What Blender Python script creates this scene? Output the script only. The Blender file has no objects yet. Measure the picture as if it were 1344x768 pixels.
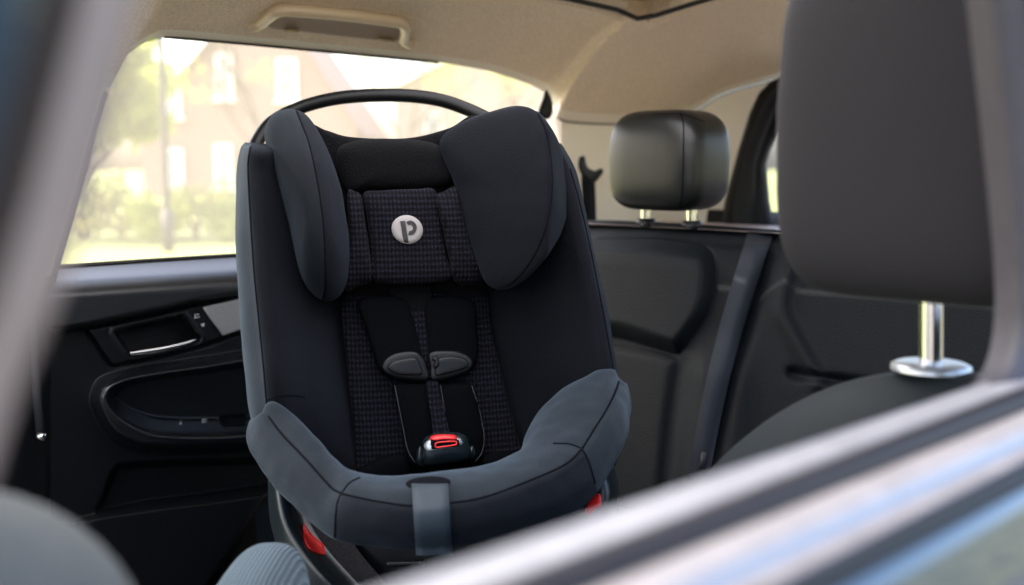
import bpy, math, random
import numpy as np
from mathutils import Vector, Matrix, noise
from mathutils.bvhtree import BVHTree

random.seed(7)
sc = bpy.context.scene
COL = sc.collection
R = math.radians

# ------------------------------------------------------------------ measuring
# eye of the photographer; horizon at photo row 218, 1440 px focal length
FPX = 1440.0
PITCH = math.atan((384 - 218) / FPX)
EYE = Vector((0, 0, 1.25))
CP, SP = math.cos(PITCH), math.sin(PITCH)
S2 = math.sqrt(0.5)
U = Vector((S2, S2, 0))        # rearward axis of the car
V = Vector((-S2, S2, 0))       # from the near side of the car to the far side
Z = Vector((0, 0, 1))

def ray(px, py):
    x = (px - 672) / FPX; y = (384 - py) / FPX
    return Vector((x, CP + y * SP, -SP + y * CP))
def at(px, py, d):
    return EYE + ray(px, py) * d
def car(u, v, z):
    return EYE + U * u + V * v + Z * z
def on_plane(px, py, p0, n):
    r = ray(px, py)
    return EYE + r * ((p0 - EYE).dot(n) / r.dot(n))
def onv(px, py, v):
    r = ray(px, py); return EYE + r * (v / r.dot(V))
def onu(px, py, u):
    r = ray(px, py); return EYE + r * (u / r.dot(U))
def depth(p):
    return (p - EYE).dot(Vector((0, CP, -SP)))

# ------------------------------------------------------------------ helpers
def empty(name, loc):
    o = bpy.data.objects.new(name, None); COL.objects.link(o)
    o.location = loc; o.empty_display_size = .1
    return o
def tag(o, label, cat, group=None):
    o['label'] = label; o['category'] = cat
    if group: o['group'] = group
    return o
def base_of(parent):
    b = Vector((0, 0, 0))
    while parent is not None:
        b += parent.location; parent = parent.parent
    return b
def mesh(name, verts, faces, m, parent=None, smooth=True, sub=0, origin=None, weld=False):
    me = bpy.data.meshes.new(name)
    b = base_of(parent)
    if origin is not None: b = Vector(origin)
    me.from_pydata([tuple(Vector(v) - b) for v in verts], [], faces)
    me.update()
    o = bpy.data.objects.new(name, me); COL.objects.link(o)
    if parent is not None: o.parent = parent
    elif origin is not None: o.location = b
    me.materials.append(m)
    if smooth:
        for p in me.polygons: p.use_smooth = True
    if weld:
        w = o.modifiers.new('weld', 'WELD'); w.merge_threshold = 1e-5
    if sub:
        s = o.modifiers.new('sub', 'SUBSURF'); s.levels = sub; s.render_levels = sub
    return o
def cr(pts, n, closed=False):
    """Catmull-Rom through pts (Vectors of any size), n samples per span."""
    out = []; k = len(pts)
    spans = k if closed else k - 1
    for i in range(spans):
        if closed:
            p0, p1, p2, p3 = pts[(i - 1) % k], pts[i], pts[(i + 1) % k], pts[(i + 2) % k]
        else:
            p1, p2 = pts[i], pts[i + 1]
            p0 = pts[i - 1] if i > 0 else p1 * 2 - p2
            p3 = pts[i + 2] if i + 2 < k else p2 * 2 - p1
        for j in range(n):
            t = j / n
            out.append(.5 * ((2 * p1) + (p2 - p0) * t + (2 * p0 - 5 * p1 + 4 * p2 - p3) * t * t + (3 * p1 - p0 - 3 * p2 + p3) * t ** 3))
    if not closed: out.append(pts[-1].copy())
    return out
def V2(l): return [Vector((a, b)) for a, b in l]
class MB:
    def __init__(s): s.v = []; s.f = []
    def add(s, verts, faces):
        k = len(s.v); s.v += [Vector(v) for v in verts]; s.f += [tuple(i + k for i in f) for f in faces]
    def grid(s, rows, cu=False, cv=False):
        n = len(rows[0]); m = len(rows); k = len(s.v)
        for r in rows: s.v += r
        for i in range(m if cv else m - 1):
            for j in range(n if cu else n - 1):
                a = k + i * n + j; b = k + i * n + (j + 1) % n
                c = k + ((i + 1) % m) * n + (j + 1) % n; d = k + ((i + 1) % m) * n + j
                s.f.append((a, b, c, d))
        return k
    def cap(s, idx): s.f.append(tuple(idx))
    def tube(s, pts, r, seg=8, closed=False, flat=None, capped=True):
        """round tube; flat=(width dir function or Vector, half width, half thickness) gives a strap"""
        n = len(pts); rows = []
        up = None
        for i, p in enumerate(pts):
            t = (pts[(i + 1) % n] - pts[i - 1]) if closed else (pts[min(i + 1, n - 1)] - pts[max(i - 1, 0)])
            if t.length < 1e-9: t = Vector((0, 0, 1))
            t = t.normalized()
            if up is None:
                up = t.orthogonal().normalized()
            up = (up - t * up.dot(t))
            up = up.normalized() if up.length > 1e-6 else t.orthogonal().normalized()
            bn = t.cross(up)
            rr = r(i / max(1, n - 1)) if callable(r) else r
            rows.append([p + up * (rr * math.cos(2 * math.pi * k / seg)) + bn * (rr * math.sin(2 * math.pi * k / seg)) for k in range(seg)])
        k0 = s.grid(rows, cu=True, cv=closed)
        if not closed and capped:
            s.cap([k0 + j for j in range(seg)][::-1]); s.cap([k0 + (n - 1) * seg + j for j in range(seg)])
    def box(s, c, ax, ay, az):
        q = [c + ax * x + ay * y + az * z for x in (-1, 1) for y in (-1, 1) for z in (-1, 1)]
        s.add(q, [(0, 1, 3, 2), (4, 6, 7, 5), (0, 4, 5, 1), (2, 3, 7, 6), (0, 2, 6, 4), (1, 5, 7, 3)])
    def build(s, name, m, parent=None, **kw): return mesh(name, s.v, s.f, m, parent, **kw)

def proj(p):
    q = p - EYE; d = q.y * CP - q.z * SP
    return 672 + FPX * q.x / d, 384 - FPX * (q.y * SP + q.z * CP) / d
def panels(o, m2, test):
    """lighter or darker material, standing in for light and shade, where test(x, y, i) holds"""
    o.data.materials.append(m2); b = base_of(o)
    for p in o.data.polygons:
        x, y = proj(p.center + b)
        if test(x, y, p.index): p.material_index = 1
def xat(line, y):
    return float(np.interp(y, [q[1] for q in line], [q[0] for q in line]))
def lift(p, h):                       # towards the viewer by h metres
    d = (EYE - p).normalized(); return p + d * h

def pad(name, outline, place, thick, m, parent, back=.02, rings=10, power=2.2, n=10, center=None, shrink=.93, smooth_outline=True):
    """upholstered pad: measured outline, a surface it sits on, domed front, closed back"""
    o2 = cr(V2(outline), n, True) if smooth_outline else V2(outline)
    c = Vector(center) if center else sum(o2, Vector((0, 0))) / len(o2)
    mb = MB(); rows = []
    for q in (.88, 1.0):             # back rim
        s = 1 - (1 - shrink) * (1 if q < 1 else .0)
        rows.append([lift(place(*(c + (p - c) * s)), -back * (1 if q < 1 else .35)) for p in o2])
    for i in range(1, rings + 1):
        t = i / rings
        s = math.cos(t * math.pi / 2) ** .8 if i < rings else 0.02
        h = (1 - s ** power) ** (1 / power) * thick
        rows.append([lift(place(*(c + (p - c) * s)), h) for p in o2])
    k = mb.grid(rows, cu=True)
    L = len(o2)
    mb.cap([k + (len(rows) - 1) * L + j for j in range(L)])
    mb.cap([k + j for j in range(L)][::-1])
    return mb.build(name, m, parent)

def loft(name, rows, m, parent, nu=6, nv=6, closed_u=False, cap=False, closed_v=False):
    """rows: list of lists of points, splined in both directions"""
    r1 = [cr(r, nu, closed_u) for r in rows]
    cols = list(zip(*r1))
    c2 = [cr(list(c), nv, closed_v) for c in cols]
    g = [list(r) for r in zip(*c2)]
    mb = MB(); k = mb.grid(g, cu=closed_u, cv=closed_v)
    if cap and closed_u:
        L = len(g[0]); mb.cap([k + j for j in range(L)][::-1]); mb.cap([k + (len(g) - 1) * L + j for j in range(L)])
    return mb.build(name, m, parent)

def superbox(name, c, ax, ay, az, m, parent, e=.35, nu=40, nv=24, bulge=None):
    """rounded cushion: superellipsoid with half axes ax, ay, az"""
    f = lambda w, k: math.copysign(abs(w) ** k, w)
    rows = []
    for i in range(nv + 1):
        b = -math.pi / 2 + math.pi * i / nv
        row = []
        for j in range(nu):
            a = 2 * math.pi * j / nu
            x = f(math.cos(b), e) * f(math.cos(a), e); y = f(math.cos(b), e) * f(math.sin(a), e); z = f(math.sin(b), e)
            if bulge: x, y, z = bulge(x, y, z)
            row.append(c + ax * x + ay * y + az * z)
        rows.append(row)
    mb = MB(); mb.grid(rows, cu=True)
    return mb.build(name, m, parent, weld=True)

def bvh(objs):
    v = []; f = []
    for o in objs:
        b = base_of(o.parent) + o.location; k = len(v)
        v += [x.co + b for x in o.data.vertices]
        f += [tuple(i + k for i in p.vertices) for p in o.data.polygons]
    return BVHTree.FromPolygons(v, f)
def hit(tree, px, py):
    r = ray(px, py).normalized()
    loc, nor, _, _ = tree.ray_cast(EYE, r)
    if loc is None: return None, None
    if nor.dot(r) > 0: nor = -nor
    return loc, nor
def seam(name, pts, tree, r, m, parent, n=8, sink=.3, closed=False, maxjump=.05):
    mb = MB(); run = []
    for p in cr(V2(pts), n, closed):
        l, nn = hit(tree, p.x, p.y)
        if l is None or (run and (l - run[-1]).length > maxjump):
            if len(run) > 2: mb.tube(run, r, 6)
            run = []
            if l is None: continue
        run.append(l - nn * (r * sink))
    if len(run) > 2: mb.tube(run, r, 6, closed=closed)
    return mb.build(name, m, parent) if mb.v else None
def decal(name, outline, tree, m, parent, h=.001, n=1, rim=None):
    """thin patch lying on a surface, outline splined if n > 1"""
    o2 = cr(V2(outline), n, True) if n > 1 else V2(outline)
    c = sum(o2, Vector((0, 0))) / len(o2)
    rows = []
    for s, hh in ((1, -.001), (1, h), (.66, h), (.33, h), (.02, h)):
        row = []
        for p in o2:
            q = c + (p - c) * s; l, nn = hit(tree, q.x, q.y)
            if l is None: l, nn = hit(tree, c.x, c.y)
            row.append(lift(l, hh))
        rows.append(row)
    mb = MB(); k = mb.grid(rows, cu=True); L = len(o2)
    mb.cap([k + 4 * L + j for j in range(L)])
    return mb.build(name, m, parent)

def sdf(poly, X, Y):
    """signed distance in photo px (negative inside) to a closed polygon, numpy arrays"""
    P = np.array(poly, float); Q = np.roll(P, -1, 0)
    d = np.full(X.shape, 1e18); ins = np.zeros(X.shape, bool)
    for (x0, y0), (x1, y1) in zip(P, Q):
        ex, ey = x1 - x0, y1 - y0; wx, wy = X - x0, Y - y0
        t = np.clip((wx * ex + wy * ey) / (ex * ex + ey * ey + 1e-12), 0, 1)
        d = np.minimum(d, (wx - ex * t) ** 2 + (wy - ey * t) ** 2)
        c = ((y0 <= Y) & (y1 > Y)) | ((y1 <= Y) & (y0 > Y))
        ins ^= c & (wx < (ey != 0) * (Y - y0) / (ey if ey else 1) * ex)
    d = np.sqrt(d); return np.where(ins, -d, d)
def pdist(line, X, Y):
    d = np.full(X.shape, 1e18)
    for (x0, y0), (x1, y1) in zip(line[:-1], line[1:]):
        ex, ey = x1 - x0, y1 - y0; wx, wy = X - x0, Y - y0
        t = np.clip((wx * ex + wy * ey) / (ex * ex + ey * ey + 1e-12), 0, 1)
        d = np.minimum(d, (wx - ex * t) ** 2 + (wy - ey * t) ** 2)
    return np.sqrt(d)
def sstep(x, a, b):
    t = np.clip((x - a) / (b - a), 0, 1); return t * t * (3 - 2 * t)
def spl(l, n=6, closed=False): return [tuple(p) for p in cr(V2(l), n, closed)]

# ------------------------------------------------------------------ materials
def mat(name, col, rough=.6, spec=.5, metal=0, sheen=0, grain=None, vary=0, coat=0, sheen_col=None, knit=None, vscale=60, ribcol=False):
    """grain=(kind, scale, strength, distance)"""
    m = bpy.data.materials.new(name); m.use_nodes = True
    nt = m.node_tree; N = nt.nodes; L = nt.links; b = N['Principled BSDF']
    b.inputs['Base Color'].default_value = (*col, 1); b.inputs['Roughness'].default_value = rough
    b.inputs['Specular IOR Level'].default_value = spec; b.inputs['Metallic'].default_value = metal
    b.inputs['Sheen Weight'].default_value = sheen; b.inputs['Coat Weight'].default_value = coat
    b.inputs['Sheen Roughness'].default_value = .45
    if sheen_col: b.inputs['Sheen Tint'].default_value = (*sheen_col, 1)
    tc = N.new('ShaderNodeTexCoord')
    last = None
    if vary:
        nz = N.new('ShaderNodeTexNoise'); nz.inputs['Scale'].default_value = vscale; nz.inputs['Detail'].default_value = 6
        L.new(tc.outputs['Object'], nz.inputs['Vector'])
        mr = N.new('ShaderNodeMapRange'); mr.inputs[1].default_value = .3; mr.inputs[2].default_value = .7
        mr.inputs[3].default_value = 1 - vary; mr.inputs[4].default_value = 1 + vary
        L.new(nz.outputs['Fac'], mr.inputs[0])
        hs = N.new('ShaderNodeMix'); hs.data_type = 'RGBA'; hs.blend_type = 'MULTIPLY'; hs.inputs[0].default_value = 1
        hs.inputs[6].default_value = (*col, 1); L.new(mr.outputs[0], hs.inputs[7])
        L.new(hs.outputs[2], b.inputs['Base Color']); last = hs
    if knit:
        # diamond knit: product of two diagonal waves in the seat's own plane
        scale, amt, light = knit
        mp = N.new('ShaderNodeMapping'); mp.inputs['Rotation'].default_value = (0, 0, R(-16)); L.new(tc.outputs['Object'], mp.inputs['Vector'])
        sp = N.new('ShaderNodeSeparateXYZ'); L.new(mp.outputs[0], sp.inputs[0])
        def mth(op, a, bb):
            q = N.new('ShaderNodeMath'); q.operation = op
            for i, w in enumerate((a, bb)):
                if w is None: continue
                if isinstance(w, (int, float)): q.inputs[i].default_value = w
                else: L.new(w, q.inputs[i])
            return q.outputs[0]
        a1 = mth('SINE', mth('MULTIPLY', mth('ADD', sp.outputs[0], mth('MULTIPLY', sp.outputs[2], .7)), scale), None)
        a2 = mth('SINE', mth('MULTIPLY', mth('SUBTRACT', sp.outputs[0], mth('MULTIPLY', sp.outputs[2], .7)), scale), None)
        pr = mth('MULTIPLY', a1, a2)
        fine = N.new('ShaderNodeTexNoise'); fine.inputs['Scale'].default_value = 420; L.new(tc.outputs['Object'], fine.inputs['Vector'])
        mk = N.new('ShaderNodeMapRange'); mk.inputs[1].default_value = .15; mk.inputs[2].default_value = .75
        L.new(mth('ADD', mth('MULTIPLY', pr, .5), mth('MULTIPLY', fine.outputs['Fac'], .6)), mk.inputs[0])
        mx = N.new('ShaderNodeMix'); mx.data_type = 'RGBA'; L.new(mk.outputs[0], mx.inputs[0])
        mx.inputs[6].default_value = (*col, 1); mx.inputs[7].default_value = (*light, 1)
        L.new(mx.outputs[2], b.inputs['Base Color'])
        bp = N.new('ShaderNodeBump'); bp.inputs['Strength'].default_value = amt; bp.inputs['Distance'].default_value = .002
        L.new(mk.outputs[0], bp.inputs['Height']); L.new(bp.outputs[0], b.inputs['Normal'])
    if grain:
        kind, scale, strength, dist = grain
        if kind == 'leather' :
            t = N.new('ShaderNodeTexVoronoi'); t.feature = 'DISTANCE_TO_EDGE'; out = 'Distance'
        elif kind == 'rib':
            t = N.new('ShaderNodeTexWave'); t.bands_direction = 'DIAGONAL'; t.inputs['Distortion'].default_value = .4; out = 'Fac'
        else:
            t = N.new('ShaderNodeTexNoise'); t.inputs['Detail'].default_value = 3; out = 'Fac'
        t.inputs['Scale'].default_value = scale; L.new(tc.outputs['Object'], t.inputs['Vector'])
        if ribcol:
            t.bands_direction = 'X'; rc = N.new('ShaderNodeMix'); rc.data_type = 'RGBA'; rc.inputs[6].default_value = (*[q * .5 for q in col], 1); rc.inputs[7].default_value = (*[q * 1.3 for q in col], 1)
            L.new(t.outputs['Fac'], rc.inputs[0]); L.new(rc.outputs[2], b.inputs['Base Color'])
        bp = N.new('ShaderNodeBump'); bp.inputs['Strength'].default_value = strength; bp.inputs['Distance'].default_value = dist
        L.new(t.outputs[out], bp.inputs['Height']); L.new(bp.outputs[0], b.inputs['Normal'])
    return m

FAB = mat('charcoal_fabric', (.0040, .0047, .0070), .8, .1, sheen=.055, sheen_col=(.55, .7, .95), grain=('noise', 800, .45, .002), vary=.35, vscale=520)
FAB2 = mat('slate_fabric_lit', (.0055, .0088, .0125), .8, .2, sheen=.21, sheen_col=(.6, .78, .95), grain=('noise', 800, .4, .002), vary=.25, vscale=520)  # lit tone for bumper top and shell edge, light put into the colour
FABF = mat('slate_fabric_shaded', (.0048, .0065, .0098), .8, .15, sheen=.085, sheen_col=(.55, .7, .95), grain=('noise', 800, .45, .002), vary=.3, vscale=520)  # darker copy for the bumper front, shade put into the colour
FABM = mat('charcoal_fabric_lit', (.0042, .0060, .0085), .8, .15, sheen=.10, sheen_col=(.6, .75, .95), grain=('noise', 800, .45, .002), vary=.3, vscale=520)  # lighter copy of the charcoal for the lit half of the wing
FABIN = mat('black_fabric', (.0022, .0023, .0030), .9, .1, sheen=.02, grain=('noise', 420, .6, .003), vary=.4, vscale=420)
KNIT = mat('diamond_knit', (.0016, .0016, .0030), .9, .1, knit=(640, .6, (.0115, .0108, .0180)), sheen=.015)
WEB = mat('webbing', (.0016, .0019, .0026), .75, .04, grain=('rib', 300, .3, .001))
WEBL = mat('slate_webbing', (.021, .034, .045), .55, .4, grain=('rib', 160, .5, .001))
PIPE = mat('piping', (.0025, .003, .005), .9, .08)
STITCH = mat('pale_stitching', (.035, .035, .04), .8)
PLAST = mat('black_plastic', (.0045, .0050, .0060), .4, .28, grain=('noise', 500, .15, .001))
TEAL = mat('petrol_plastic', (.0075, .0135, .0165), .32, .5, grain=('noise', 500, .1, .001))
RED = mat('red_plastic', (.75, .02, .02), .35, .5)
SILV = mat('silver_plastic', (.55, .57, .58), .3, .6, metal=.6)
LOGO = mat('grey_emblem', (.26, .24, .235), .6)
DARKMARK = mat('emblem_letter', (.012, .012, .014), .7)
LEATH = mat('black_leather', (.009, .010, .0105), .34, .5, grain=('leather', 420, .12, .001), vary=.1)
SEATF = mat('seat_cloth', (.0020, .0036, .0052), .6, .14, grain=('noise', 420, .5, .002), sheen=.02, sheen_col=(.5,.7,.9), vary=.3, vscale=300)
DOORP = mat('door_plastic', (.0040, .0045, .0056), .42, .36, grain=('noise', 320, .35, .0015), vary=.25, vscale=300)
DOORT = mat('door_soft_top', (.015, .0165, .019), .38, .6, grain=('leather', 300, .3, .0012), vary=.2, vscale=250)
SOFT = mat('armrest_plastic', (.0065, .0085, .0105), .25, .9, grain=('noise', 420, .12, .001))
LINER = mat('headliner_cloth', (.87, .725, .545), .95, .15, grain=('noise', 300, 1, .005), vary=.2, vscale=330)
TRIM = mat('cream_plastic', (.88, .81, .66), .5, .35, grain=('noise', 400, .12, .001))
HANDLE = mat('beige_plastic', (.52, .40, .26), .32, .6, grain=('noise', 500, .1, .001))
CHROME = mat('chrome', (.85, .85, .85), .13, .5, metal=1)
ALU = mat('brushed_trim', (.46, .45, .45), .38, .5, metal=.55, vary=.08, vscale=300)
RUBBER = mat('black_rubber', (.012, .011, .011), .6)
CARPET = mat('carpet', (.010, .010, .012), .95, grain=('noise', 300, .8, .004))
WHITE = mat('white_marking', (.8, .8, .8), .5)
PAINT = mat('blue_car_paint', (.045, .085, .125), .3, .5, metal=.3, coat=1)
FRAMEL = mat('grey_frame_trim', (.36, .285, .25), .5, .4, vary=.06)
FRAMER = mat('shaded_frame_trim', (.085, .078, .088), .5, .4, vary=.06)
FRAMED = mat('brown_frame_seal', (.030, .021, .018), .5, .4)
SILLA = mat('anodised_sill', (.50, .465, .44), .36, .5, metal=.1, grain=('noise', 90, .3, .002), vary=.12, vscale=40)
SILLB = mat('satin_sill', (.58, .49, .425), .42, .5, metal=.1, grain=('noise', 90, .3, .002), vary=.12, vscale=40)
PALE = mat('pale_seat_cloth', (.085, .092, .088), .8, vary=.05)
HREST = mat('grey_seat_cloth', (.0185, .0172, .0200), .75, .25, sheen=.03)
RIB = mat('ribbed_cloth', (.060, .085, .105), .8, .3, sheen=.3, sheen_col=(.6, .8, .9), grain=('rib', 84, 1, .003), ribcol=True)

def glass(name, veil, tint=(1, 1, 1)):  # translucent share lays a hazy veil of glow over the view
    m = bpy.data.materials.new(name); m.use_nodes = True
    N = m.node_tree.nodes; L = m.node_tree.links; N.remove(N['Principled BSDF'])
    tr = N.new('ShaderNodeBsdfTransparent'); tr.inputs[0].default_value = (*tint, 1)
    tl = N.new('ShaderNodeBsdfTranslucent'); tl.inputs[0].default_value = (1, .93, .80, 1)
    gl = N.new('ShaderNodeBsdfGlossy'); gl.inputs['Roughness'].default_value = .02
    m1 = N.new('ShaderNodeMixShader'); m1.inputs[0].default_value = veil
    L.new(tr.outputs[0], m1.inputs[1]); L.new(tl.outputs[0], m1.inputs[2])
    fr = N.new('ShaderNodeFresnel'); fr.inputs[0].default_value = 1.25
    m2 = N.new('ShaderNodeMixShader'); L.new(fr.outputs[0], m2.inputs[0])
    L.new(m1.outputs[0], m2.inputs[1]); L.new(gl.outputs[0], m2.inputs[2])
    L.new(m2.outputs[0], N['Material Output'].inputs[0])
    return m
def fillmat():
    m = bpy.data.materials.new('sunroof_fill_diffuser'); m.use_nodes = True
    N = m.node_tree.nodes; L = m.node_tree.links; b = N['Principled BSDF']
    b.inputs['Base Color'].default_value = (.5, .42, .30, 1); b.inputs['Roughness'].default_value = .9
    t = N.new('ShaderNodeBsdfTranslucent'); t.inputs[0].default_value = (.86, .88, .90, 1)
    x = N.new('ShaderNodeMixShader'); x.inputs[0].default_value = .62
    L.new(b.outputs[0], x.inputs[1]); L.new(t.outputs[0], x.inputs[2]); L.new(x.outputs[0], N['Material Output'].inputs[0]); return m
ROOF_FILL = fillmat()
BLINDO = mat('tan_blind_cloth', (.70, .57, .41), .9, .2, grain=('noise', 300, .6, .003), vary=.1, vscale=300)
GLASS = glass('veiled_window_glass', .105, (1, .975, .93))
GLASSR = glass('rear_window_glass', .15)

# ================================================================== CHILD SEAT
SEAT = empty('child_seat', at(575, 760, 1.28))
tag(SEAT, 'dark charcoal child car seat with side wings, five point harness and round p emblem', 'child seat')
YAW = R(16); REC = R(13)
FO = Vector((math.sin(YAW), -math.cos(YAW), 0))
BN = (FO * math.cos(REC) + Z * math.sin(REC)).normalized()
B0 = at(570, 600, 1.40)
def back(px, py, off=0): return on_plane(px, py, B0 + BN * off, BN)
def bp(off): return lambda x, y: back(x, y, off)
def P(*a): return [Vector(x) for x in a]

# --- bucket shell with fabric side bolsters
rows = []
spec = [  # py, outerL, pipeL, floorL, floorR, pipeR, outerR
    (197, 316, 328, 425, 640, 736, 742), (230, 311, 326, 428, 640, 751, 757), (300, 309, 330, 435, 634, 768, 774),
    (360, 311, 334, 441, 634, 781, 787), (430, 316, 341, 449, 643, 795, 801), (500, 323, 348, 456, 664, 806, 812),
    (570, 336, 358, 470, 684, 813, 819), (612, 356, 376, 484, 694, 800, 806)]
def shell_row(py, oL, pL, fL, fR, pR, oR, k=1.0, dy=0):
    f = .125 * k
    y = py + dy
    return [back(oL + 26, y + 4, -.06), back(oL + 4, y + 2, -.03), back(oL, y, .03 * k), back(oL + 3, y, .08 * k), back(pL - 3, y, f - .012),
            back(pL + 3, y - 1, f), back(pL + 16, y, f + .004), back(pL + 34, y, f - .012), back((pL + 34 + fL) / 2, y, f * .5),
            back(fL - 8, y, .016), back(fL + 18, y, .004), back((fL + fR) / 2, y, 0), back(fR - 18, y, .004), back(fR + 10, y, .016),
            back((pR - 34 + fR) / 2, y, f * .48), back(pR - 34, y, f - .014), back(pR - 15, y, f + .002), back(pR - 3, y - 1, f), back(pR + 2, y, f - .012),
            back(oR, y, .07 * k), back(oR - 2, y, .02 * k), back(oR - 8, y + 2, -.03), back(oR - 30, y + 4, -.06)]
rows.append(shell_row(197, 322, 332, 425, 640, 730, 736, .55, -9))
for s in spec: rows.append(shell_row(*s, k=1 if s[0] < 560 else .75 if s[0] < 600 else .4))
shell = loft('side_bolster_shell', rows, FAB, SEAT, 4, 8)
shell.name = 'seat_shell'

# --- back closing panel of the shell (plastic)
bk = MB(); rr = []
for s in spec:
    rr.append([back(s[1] + 8 + (s[6] - s[1] - 16) * t, s[0], -.05 - .10 * math.sin(math.pi * t)) for t in [i / 12 for i in range(13)]])
bk.grid(rr); bk.build('back_cover', PLAST, SEAT)

# --- knitted centre pad
pad('back_pad', [(450, 384), (500, 378), (590, 378), (637, 384), (645, 430), (660, 500), (678, 570), (690, 625), (640, 645), (520, 645), (472, 630), (465, 570), (455, 480)],
    bp(.012), .016, KNIT, SEAT, back=.01, rings=12, power=6)

# --- headrest: back board, upper panel, knitted pillow in three fields, two wings, carry hoop
hb = [(402, 166), (428, 171), (455, 179), (500, 182), (545, 180), (590, 168), (625, 153), (660, 200), (655, 300), (640, 385), (540, 392), (450, 388), (425, 330), (420, 240)]
pad('headrest_board', hb, bp(.015), .014, FABIN, SEAT, back=.03, rings=8, power=5)
pad('headrest_panel', [(441, 203), (450, 190), (478, 183), (512, 182), (556, 185), (582, 194), (594, 208), (598, 236), (566, 247), (520, 249), (474, 250), (455, 252), (445, 230)],
    bp(.026), .028, FABIN, SEAT, back=.01, rings=10, power=3)
pilC = [(477, 254), (500, 250), (545, 248), (571, 250), (578, 290), (586, 335), (593, 364), (570, 371), (535, 373), (505, 372), (490, 367), (487, 330), (481, 285)]
PIL = pad('head_pillow', pilC, bp(.052), .020, KNIT, SEAT, back=.04, rings=10, power=4)
pad('pillow_side', [(456, 252), (466, 251), (475, 259), (480, 290), (486, 330), (489, 367), (470, 376), (452, 381), (453, 340), (457, 295)], bp(.050), .026, KNIT, SEAT, back=.04, power=2.6)
pad('pillow_side', [(571, 260), (583, 251), (598, 245), (604, 262), (612, 295), (625, 335), (638, 364), (622, 374), (597, 370), (589, 340), (580, 300)], bp(.050), .030, KNIT, SEAT, back=.04, power=2.6)
WL = [(349, 180), (352, 160), (364, 147), (384, 142), (402, 150), (418, 172), (433, 205), (445, 240), (455, 285), (460, 330), (459, 362), (450, 384), (434, 395), (412, 388), (396, 366), (384, 325), (372, 278), (359, 228)]
wingL = pad('side_wing', WL, lambda x, y: back(x, y, .075 - .00035 * max(0, x - 400)), .085, FAB, SEAT, back=.08, rings=16, power=1.9, shrink=.9)
WR = [(577, 186), (588, 172), (612, 159), (645, 146), (680, 138), (706, 146), (724, 168), (738, 198), (746, 232), (745, 268), (736, 305), (720, 336), (696, 362), (674, 376), (650, 379), (634, 366), (620, 325), (608, 285), (596, 240), (580, 205)]
def wing_r(x, y):
    t = min(1, max(0, (x - 552) / 168)); return back(x, y, .028 + .127 * t ** 1.3 - .045 * max(0, (x - 712) / 34) ** 2)
wingR = pad('side_wing', WR, wing_r, .026, FAB, SEAT, back=.07, rings=18, power=2.2, shrink=.92, center=(672, 260))

hoop = cr([at(x, y, d) for x, y, d in ((331, 206, 1.56), (338, 185, 1.575), (358, 160, 1.59), (398, 140, 1.60), (450, 128, 1.60), (515, 125, 1.60), (570, 130, 1.60), (612, 143, 1.60), (650, 162, 1.585), (690, 190, 1.57), (720, 230, 1.56))], 10)
mb = MB(); mb.tube(hoop, .0098, 14); mb.build('carry_hoop', PLAST, SEAT)

# --- bumper cushion wrapped round the front
bspec = [  # inner edge, crest, outer bottom : (x, y, depth)
    ((366, 543, 1.25), (347, 543, 1.235), (328, 556, 1.26)),
    ((388, 552, 1.245), (368, 567, 1.21), (325, 584, 1.235)),
    ((414, 577, 1.23), (402, 604, 1.175), (350, 628, 1.20)),
    ((440, 606, 1.21), (434, 640, 1.145), (396, 678, 1.165)),
    ((468, 626, 1.195), (465, 653, 1.115), (446, 711, 1.135)),
    ((540, 628, 1.19), (543, 664, 1.10), (548, 725, 1.12)),
    ((610, 620, 1.205), (637, 652, 1.115), (632, 713, 1.13)),
    ((676, 598, 1.24), (706, 628, 1.145), (715, 691, 1.16)),
    ((698, 555, 1.30), (762, 594, 1.19), (778, 655, 1.20)),
    ((735, 514, 1.345), (795, 543, 1.25), (818, 586, 1.25)),
    ((772, 497, 1.365), (808, 506, 1.31), (828, 545, 1.30)),
    ((794, 494, 1.375), (811, 496, 1.355), (824, 508, 1.355)),
]
rows = []
for I, C_, B in bspec:
    i, c, b = at(*I), at(*C_), at(*B)
    upn = (Z * .8 + (EYE - c).normalized() * .6).normalized()
    out = (EYE - c).normalized()
    rows.append([i + Z * -.06 + FO * -.01, i - Z * .012, i + upn * .002, i.lerp(c, .3) + upn * .016, i.lerp(c, .7) + upn * .013, c + upn * .001,
                 c.lerp(b, .25) + out * .010, c.lerp(b, .6) + out * .014, c.lerp(b, .9) + out * .006, b - out * .004 + Z * .002, b.lerp(i, .06) + (b - EYE).normalized() * .04, b.lerp(i, .25) + (b - EYE).normalized() * .07])
def endcap(row, k, sh):
    c = sum(row, Vector()) / len(row); return [c + (p - c) * k + sh for p in row]
rows = [endcap(rows[0], .05, Vector()), endcap(rows[0], .6, Vector((0, .004, 0)))] + rows + [endcap(rows[-1], .6, Vector((0, .004, 0))), endcap(rows[-1], .05, Vector())]
bumper = loft('bumper_cushion', rows, FAB2, SEAT, 10, 16)

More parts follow.
